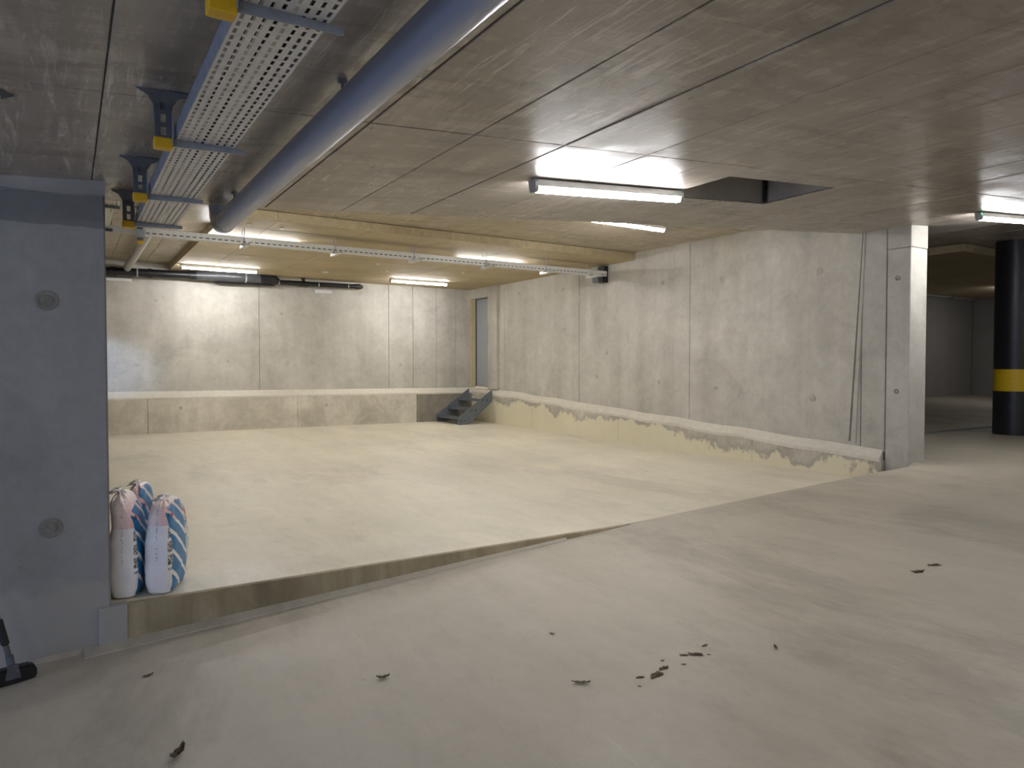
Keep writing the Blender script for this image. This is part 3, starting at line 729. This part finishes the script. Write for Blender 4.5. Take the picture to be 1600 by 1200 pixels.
B().tube([(0, .115, -.05), (0, .115, .205)], .0045, 6).link('rod', 'galv', h0)
B().box(-.03, .03, -.035, .010, -.008, .006, bevel=.003).tube([(0, -.012, -.045), (0, -.012, -.03)], .012, 6).link('nut_plate', 'galv_dark', h0)
for i, (x, lab, pale) in enumerate(hx):
    o = h0 if i == 0 else copy_tree(h0)
    o.location = (x, RY, RZ); o['label'] = lab
wbx = thing('wall_box', 'black cable entry box on the right wall at the end of the rail', 'box', (XR, 9.62, 1.50))
B().box(-.09, -.001, -.06, .12, -.03, .26, bevel=.004).link('body', 'black', wbx)
B().box(-.20, -.09, -.02, .14, -.03, .07, bevel=.004).link('bracket', 'galv_dark', wbx)
B().tube([(-.30, -.02, .16), (-.2, -.02, .16), (-.08, -.01, .14)], .02, 8).link('cable_stub', 'cable', wbx)

for k, (yy, zz, r, lab) in enumerate([(.020, .030, .016, 'thick black cable lying along the front of the slotted rail'), (.058, .018, .014, 'black cable lying in the middle of the slotted rail')]):
    o = B().tube([(.82 + .4 * i, RY + yy + .004 * math.sin(i + k), RZ + zz + .002 + .002 * math.sin(i * 2.1)) for i in range(18)], r, 8).link('cable', 'cable', None, True)
    tag(o, lab, 'cable', 'cables in the rail')

# ---------------------------------------------------------------- pipes
PX, PZ, PR = .865, .925, .0625
pp = thing('drain_pipe', 'big blue-grey drain pipe under the sloping ceiling with upturned far end', 'pipe', (PX, -1, PZ))
pts = [(0, 0, 0)] + [(0, 5.86, 0)]
B().tube(pts, PR, 32).link('pipe', 'pipe', pp, True)
arc = [(0, 5.86 + .14 * math.sin(a), .14 - .14 * math.cos(a)) for a in [R_(15 * i) for i in range(7)]]
B().tube([(0, 5.80, 0)] + arc, PR + .002, 32).link('elbow', 'pipe', pp, True)
B().tube([(0, 6.0, .13), (0, 6.0, UP - PZ)], PR, 32).link('riser', 'pipe_light', pp, True)
for y in (2.52, 4.5):
    q = B().tube([(0, 0, PR + .002), (0, 0, near(PX) - PZ)], .006, 8)
    q.tube([(0, 0, near(PX) - PZ - .012), (0, 0, near(PX) - PZ)], .018, 12)
    q.link('hanger_rod', 'galv_dark', pp, True, (0, y + 1, 0))
p2 = thing('ceiling_pipe', 'pale round pipe running below the ceiling to the back wall on the left', 'pipe', (.91, 8.4, 1.74))
B().tube([(0, 0.1, 0), (0, 6.1, 0)], .062, 24).link('pipe', 'pipe_light', p2, True)
B().tube([(0, -.06, .16), (0, -.04, .08), (0, .02, .02), (0, .1, 0), (0, .2, 0)], .066, 24).link('elbow', 'sheen', p2, True)
# black pipes on the back wall
by_ = 14.30
b1 = thing('black_pipe', 'thick black drain pipe along the top of the back wall', 'pipe', (.2, by_, 1.66))
B().tube([(-2.5, 0, -.04), (2.55, 0, .045)], .075, 24).link('pipe', 'black', b1, True)
for a_, c_ in ((.45, .55), (1.05, 1.12), (1.75, 1.9)): B().tube([(a_, 0, .017 * a_), (c_, 0, .017 * c_)], .087, 24).link('collar', 'black', b1, True)
B().tube([(1.85, -.02, .03), (2.15, -.03, .04), (2.25, -.03, .045), (3.05, -.03, .055)], [.078, .092, .096, .096], 24).link('reducer', 'sheen', b1, True)
B().tube([(3.0, -.03, .055), (3.12, -.03, .075), (3.25, -.02, .06), (3.33, 0, .0)], [.1, .105, .10, .085], 24).link('elbow', 'black', b1, True)
B().tube([(2.2, .04, -.045), (3.3, .04, -.03)], .05, 16).link('lower_pipe', 'black', b1, True)
for x in (.86, 2.72):
    z = .0165 * x + .0
    B().tube([(x, -.01 if x < 2 else -.03, z), (x + .022, -.01 if x < 2 else -.03, z)], .082 if x < 2 else .1, 24).box(x + .004, x + .018, -.01, .0, z, .115 if x > 1 else .23).link('clamp', 'strap', b1, True)
b2 = thing('black_pipe', 'thinner black pipe at the back wall ending beside the white box', 'pipe', (3.45, by_ + .03, 1.665))
B().tube([(0, 0, .0), (1.75, 0, .01)], .048, 20).link('pipe', 'black', b2, True)
B().tube([(1.72, 0, .01), (1.82, 0, .01), (1.88, 0, .01)], [.056, .056, .03], 20).link('end_plug', 'black', b2, True)
B().tube([(.62, 0, .0), (.62, 0, .112)], .036, 16).tube([(.52, 0, 0), (.72, 0, 0)], .054, 20).tube([(.62, 0, .095), (.62, 0, .113)], .05, 16).link('tee', 'black', b2, True)
for x in (.12, .92, 1.55):
    B().tube([(x, 0, .003), (x + .018, 0, .003)], .053, 20).box(x + .003, x + .015, -.005, .005, .05, .113).link('clamp', 'strap', b2, True)
wx = thing('wall_fixture', 'small white rectangular box on the back wall below the black pipe', 'box', (4.52, 14.5, 1.545))
B().box(-.185, .185, -.05, -.001, -.038, .038, bevel=.006).link('body', 'white', wx)
B().box(-.17, .17, -.055, -.048, -.03, .03, bevel=.003).link('cover', 'white', wx)
wy = thing('cable_duct', 'short white cable duct on the back wall beside the left wall edge', 'duct', (.6, 14.5, 1.55))
B().box(-.9, .39, -.05, -.001, -.03, .03, bevel=.004).link('body', 'white', wy)
B().box(.375, .395, -.054, -.001, -.034, .034, bevel=.003).link('end_cap', 'white', wy)
fp = thing('wall_conduit', 'grey conduit along the top of the far bay wall', 'conduit', (8.6, 9.33, 1.80))
B().tube([(0, 0, 0), (12.2, 0, 0)], .035, 10).link('pipe', 'strap', fp, True)
for i in range(6): B().box(1 + 2 * i, 1.03 + 2 * i, -.04, .06, -.045, .045).link('clamp', 'galv_dark', fp)
cp = thing('ceiling_plate', 'small grey steel plate with bolt on the ceiling at the left edge', 'plate', (-.20, 3.10, near(-.2) - .001), (0, -sl, 0))
B().prism([(-.07, -.04), (.01, -.05), (.05, 0), (.01, .045), (-.07, .04)], 'z', -.006, 0).link('plate', 'galv_dark', cp)
B().tube([(.0, 0, -.016), (0, 0, -.004)], .012, 6).link('bolt', 'galv', cp)

# ---------------------------------------------------------------- column
co = thing('column', 'round black-painted column with a yellow band at the right edge', 'column', (12.16, 4.86, ramp_z(9.5)))
colh = near(11.9) - ramp_z(9.5)
B().tube([(0, 0, 0), (0, 0, .66)], .27, 48).link('shaft', 'column', co, True)
B().tube([(0, 0, .66), (0, 0, .99)], .2705, 48).link('yellow_band', 'yellow_paint', co, True)
B().tube([(0, 0, .99), (0, 0, colh)], .27, 48).link('shaft', 'column', co, True)
co['kind'] = 'thing'

# ---------------------------------------------------------------- steel steps
st = thing('steel_steps', 'small grey galvanised steel steps with three treads below the door', 'steps', (7.94, 13.83, room_z(7.9, 13.8) + .001))
zt = -.545 - room_z(8, 14)
for y in (-.53, .53):
    q = B().prism([(0, zt), (0, zt - .25), (-.60, 0), (-.84, 0), (-.86, .05), (-.85, .17), (-.03, zt)], 'y', y - .004, y + .004)
    q.box(-.86, -.842, y, y + (.03 if y < 0 else -.03), 0, .16)
    s_ = q.link('stringer', 'stair', st)
    for (x, z) in ((-.80, .09), (-.70, .09), (-.53, .31), (-.43, .31), (-.25, .52), (-.14, .52)):
        B().tube([(x, y - .014, z), (x, y + .012, z)], .015, 8).link('bolt', 'bolt', s_)
for z, x in ((.15, -.84), (.34, -.58), (.535, -.31)):
    q = B().box(x, x + .25, -.525, .525, z - .004, z).box(x, x + .004, -.525, .525, z - .042, z).box(x + .246, x + .25, -.525, .525, z - .035, z)
    for j in range(9): q.box(x + .02 + .026 * j, x + .03 + .026 * j, -.52, .52, z, z + .003)
    q.link('tread', 'stair', st)

# ---------------------------------------------------------------- sacks
def sack_mat(name, h, fill, red=False):
    m = N(name); o = m.xyz(m.pos(True)); x, y, z = o[0], o[1], o[2]
    white = srgb(238, 236, 236)
    nz = m.noise(m.pos(True), 30, 3)
    top = m.math('GREATER_THAN', z, fill)
    c = m.mix(top, white, srgb(234, 220, 220))
    pinkd = m.math('MULTIPLY', m.ramp(y, .05, -.12), m.math('MULTIPLY', top, m.ramp(x, -.02, .05)))
    c = m.mix(m.math('MULTIPLY', pinkd, .45), c, srgb(222, 120, 130))
    # blue face with white slanting bands
    face = m.math('GREATER_THAN', m.math('SUBTRACT', x, m.math('MULTIPLY', m.math('SUBTRACT', z, .2), 0.0)), .040)
    inset = m.math('GREATER_THAN', y, -.150)
    ph = m.math('FRACT', m.math('MULTIPLY', m.math('ADD', z, m.math('MULTIPLY', y, .75)), 1 / .122))
    blue = m.math('MULTIPLY', m.math('MULTIPLY', face, inset), m.math('GREATER_THAN', ph, .24))
    c = m.mix(blue, c, srgb(0, 116, 178) if not red else srgb(196, 196, 200))
    # column of black print on the gusset edge (too small to read) and faint grey print
    a = m.math('MULTIPLY', m.math('GREATER_THAN', y, -.178), m.math('LESS_THAN', y, -.150)); a = m.math('MULTIPLY', a, m.math('GREATER_THAN', x, .056))
    band = m.math('GREATER_THAN', m.math('FRACT', m.math('MULTIPLY', z, 13.0)), .22)
    bits = m.math('GREATER_THAN', m.noise(m.mapping(m.pos(True), (90, 90, 260)), 1.0, 1), .47)
    prt = m.math('MULTIPLY', m.math('MULTIPLY', a, band), bits)
    prt = m.math('MULTIPLY', prt, m.math('MULTIPLY', m.math('GREATER_THAN', z, .14), m.math('LESS_THAN', z, fill + .05)))
    c = m.mix(prt, c, srgb(34, 34, 38))
    g1 = m.math('MULTIPLY', m.math('LESS_THAN', m.math('ABSOLUTE', m.math('SUBTRACT', x, .0)), .006), m.math('GREATER_THAN', m.noise(m.mapping(m.pos(True), (50, 50, 90)), 1.0, 1), .52))
    g1 = m.math('MULTIPLY', g1, m.math('MULTIPLY', m.math('LESS_THAN', y, -.1), m.math('GREATER_THAN', z, .2)))
    c = m.mix(m.math('MULTIPLY', g1, .5), c, srgb(150, 150, 156))
    # small red dot under the top of the blue face
    if red:
        rr = m.math('MULTIPLY', face, m.math('GREATER_THAN', m.noise(m.pos(True), 20, 1), .60))
        c = m.mix(rr, c, srgb(150, 24, 34))
        c = m.mix(m.math('MULTIPLY', face, m.math('GREATER_THAN', m.noise(m.mapping(m.pos(True), loc=(3, 1, 2)), 34, 1), .64)), c, srgb(30, 28, 30))
    m.l(c, m.b.inputs['Base Color'])
    m.b.inputs['Roughness'].default_value = .33
    m.b.inputs['Subsurface Weight'].default_value = .0
    m.bump(m.noise(m.mapping(m.pos(True), (20, 20, 75)), 1.0, 4, .6, .8), .45, .006)
    return m.m
def sack(label, loc, rz, h, fill, seed, lean=(0, 0), mat=None, tilt=0, wid=1.0):
    t = thing('sack', label, 'sack', loc, (R_(tilt), 0, R_(rz)), 'plastic sacks by the left wall')
    prof = [(0.0, .052, .150), (.012, .070, .172), (.05, .080, .182), (fill * .35, .086, .184), (fill * .6, .085, .183), (fill * .85, .080, .180), (fill, .070, .176),
            (fill + (h - fill) * .25, .068, .176), (fill + (h - fill) * .5, .062, .170), (fill + (h - fill) * .72, .053, .160), (fill + (h - fill) * .86, .042, .142), (fill + (h - fill) * .95, .028, .112), (h, .010, .075)]
    lev = []
    for (z0, a0, b0), (z1, a1, b1) in zip(prof[:-1], prof[1:]):
        k = max(1, int((z1 - z0) / .018))
        for i in range(k): f = i / k; lev.append((z0 + (z1 - z0) * f, a0 + (a1 - a0) * f, b0 + (b1 - b0) * f))
    lev.append(prof[-1])
    q = B(); seg = 64; rings = []
    for z, a, bb in lev:
        u = max(0, (z - fill) / (h - fill)); sx = lean[0] * u ** 1.5; sy = lean[1] * u ** 1.5
        ring = []
        for k in range(seg):
            th = 2 * math.pi * k / seg; n_ = 4.2 - 1.6 * u
            cx, sn = math.cos(th), math.sin(th)
            px = a * wid * math.copysign(abs(cx) ** (2 / n_), cx); py = bb * math.copysign(abs(sn) ** (2 / n_), sn)
            dn = noise.noise(Vector((px * 14 + seed, py * 14, z * 22))) * .006 + noise.noise(Vector((px * 8 + seed, py * 6, z * 9))) * (.006 + .016 * u)
            r = math.hypot(px, py) + 1e-6
            px += px / r * dn + sx; py += py / r * dn + sy
            ring.append(q.b.verts.new((px, py, z + (noise.noise(Vector((k * .25, seed, 0))) * .02 * u if u > .5 else 0))))
        rings.append(ring)
    for i in range(len(rings) - 1):
        for k in range(seg): q.b.faces.new((rings[i][k], rings[i][(k + 1) % seg], rings[i + 1][(k + 1) % seg], rings[i + 1][k]))
    q.b.faces.new(rings[0][::-1]); q.b.faces.new(rings[-1])
    q.link('body', mat, t, True)
    s2 = B(); zz = h - .004   # gathered end of the sack, folded to one side
    rows = []
    for i in range(13):
        f = i / 12; yy = -.07 + .14 * f; wv = .007 * math.sin(i * 1.7 + seed)
        rows.append([s2.b.verts.new((lean[0] + wv * k + dx, lean[1] + yy * sc, zz + dz + .004 * math.sin(i * 2.1 + k))) for k, (dx, dz, sc) in enumerate([(0, -.012, .8), (-.010, .012, 1.0), (-.028, .018, 1.1), (-.050, .004, 1.15)])])
    for i in range(12):
        for k in range(3): s2.b.faces.new((rows[i][k], rows[i + 1][k], rows[i + 1][k + 1], rows[i][k + 1]))
    solid(s2.link('folded_end', 'sack_white', t, True), .0015)
    ca = B().tube([(.0, 0, 0), (.003, 0, 0)], .011, 16).link('logo', 'red', None)
    ca.parent = t; ca.location = (.066 + lean[0] * .15, -.12, fill + .055)
    ca.rotation_euler = (0, R_(-22), 0)
    return t
M['sack_white'] = plain('white_sack_film', srgb(222, 216, 216), .35, grime=.02)
M['red'] = plain('red_print', srgb(186, 40, 60), .5, grime=.03)
sm = sack_mat('sack_plastic', .56, .40)
fz = room_z(.4, 4.6)
sack('front left white sack with blue stripes, leaning against the left wall end', (.285, 4.655, fz), -14, .585, .40, 1.3, (-.035, .02), sm)
sack('front right white sack with blue slanting stripes, standing free of the wall', (.480, 4.630, fz), -21, .525, .40, 5.1, (.0, .02), sm)
sack('white sack behind the two front ones, only its crumpled top showing', (.36, 5.03, fz), -16, .57, .40, 9.7, (.02, .0), sm)
sack('rearmost sack with dark red print peeking out at the right', (.555, 5.02, fz), -16, .46, .33, 12.2, (-.02, .0), sack_mat('sack_plastic_red', .5, .33, True))

# ---------------------------------------------------------------- floor squeegee at the left edge
mp = thing('floor_squeegee', 'black floor squeegee with grey pole leaning at the left wall foot', 'squeegee', (-.255, 4.19, ramp_z(-.25) + .001), (0, 0, R_(14)))
q = B().prism([(-.115, 0), (.085, 0), (.10, .012), (.098, .06), (.078, .078), (-.115, .078)], 'y', -.03, .03)
bmesh.ops.bevel(q.b, geom=q.b.edges[:], offset=.008, segments=2, affect='EDGES')
q.link('head', 'black', mp, True)
B().prism([(-.035, .03), (.03, .03), (.018, .10), (-.022, .10)], 'y', -.040, -.028).tube([(-.003, -.02, .06), (-.012, -.008, .14)], .017, 12).link('socket', 'galv_dark', mp, True)
dr = Vector((-.19, .14, 1)).normalized(); p0 = Vector((-.010, -.008, .12))
P = lambda t: tuple(p0 + dr * t)
B().tube([P(0), P(1.30)], .0125, 12).link('pole', 'galv_dark', mp, True)
B().tube([P(.075), P(.08), P(.20), P(.205)], [.013, .018, .018, .013], 12).link('grip', 'black', mp, True)
B().tube([P(.29), P(.295), P(.70), P(.705)], [.013, .017, .017, .013], 12).link('upper_grip', 'black', mp, True)

# ---------------------------------------------------------------- leaves and soil on the ramp
def leaf(label, x, y, L, w, rz, curl, seed):
    q = B(); n = 10; rows = []
    for i in range(n + 1):
        f = i / n; hw = w * math.sin(math.pi * min(1, f * .96 + .02)) ** .8 * (1 + .15 * math.sin(i * 2.7 + seed))
        z = .004 + curl * (f - .5) ** 2 * 4
        rows.append([q.b.verts.new(((f - .5) * L, hw * s + .1 * w * math.sin(i + seed), z + curl * .6 * abs(s) + .002 * math.sin(i * 1.9 + s * 2))) for s in (-1, -.45, 0, .45, 1)])
    for i in range(n):
        for j in range(4): q.b.faces.new((rows[i][j], rows[i + 1][j], rows[i + 1][j + 1], rows[i][j + 1]))
    o = solid(q.link('leaf', 'leaf', None, True), .0012)
    o.location = (x, y, ramp_z(x)); o.rotation_euler = (0, -math.atan(.053), R_(rz))
    return tag(o, label, 'leaf', 'dry leaves on the ramp')
leaf('small dry curled leaf on the ramp left of the middle', 1.24, 3.09, .06, .012, -20, .010, 1)
leaf('long narrow dry leaf lying flat on the ramp, left of the soil crumbs', 1.95, 2.48, .085, .011, -42, .006, 2)
leaf('large crumpled brown leaf at the bottom edge of the picture', .34, 2.98, .085, .018, 48, .022, 3)
leaf('tiny leaf scrap on the ramp below the end of the step', 2.16, 3.0, .03, .005, -70, .004, 4)
leaf('tiny dry leaf scrap right of the soil crumbs', 2.93, 2.18, .03, .008, 60, .006, 5)
leaf('faint leaf scrap on the ramp near the foot of the left wall', .31, 3.84, .05, .010, 10, .004, 6)
def soil(x, y, r, label, stretch=1.6, rz=20):
    q = B(); bmesh.ops.create_icosphere(q.b, subdivisions=3, radius=1)
    for v in q.b.verts:
        k = 1 + 1.1 * noise.noise(v.co * 1.9 + Vector((x * 9, y * 9, 0)))
        v.co = Vector((v.co.x * r * stretch * k, v.co.y * r * k, max(-.001, v.co.z * r * .35 * k)))
    o = q.link('soil_crumb', 'soil'); o.location = (x, y, ramp_z(x)); o.rotation_euler = (0, -math.atan(.053), R_(rz))
    return tag(o, label, 'soil', 'soil crumbs on the ramp')
g = 'one of the small dark soil crumbs scattered on the ramp right of the middle'
for x, y, r, lab in [(2.20, 2.36, .010, 'small round soil crumb at the left end of the scattered crumbs'), (2.27, 2.33, .019, 'largest flat soil crumb beside the long dry leaf'),
                     (2.35, 2.36, .014, 'soil crumb just behind the largest flat crumb'), (2.52, 2.40, .010, 'soil crumb just behind and left of the dark end crumb'), (2.57, 2.37, .017, 'dark soil crumb at the right end of the scattered crumbs'),
                     (2.68, 2.41, .009, 'soil crumb at the far right end of the scattered crumbs'), (2.45, 2.33, .006, 'tiny soil crumb right of the largest flat crumb'), (2.40, 2.42, .006, 'tiny soil crumb farthest back in the scatter'), (2.62, 2.33, .005, 'tiny soil crumb in front of the dark end crumb'), (2.14, 2.30, .005, 'tiny soil crumb nearest the long dry leaf'),
                     (4.54, 2.33, .022, 'dark soil clod on the right side of the ramp, left one of two'), (4.74, 2.33, .018, 'dark soil clod on the right side of the ramp, right one of two')]:
    soil(x, y, r, lab or g, 1.9, random.uniform(-60, 10))

# ---------------------------------------------------------------- lift everything so the lowest floor lies near z = 0
for o in list(COL.objects):
    if o.parent is None and o.type in {'MESH', 'EMPTY'}:
        o.location.z += H
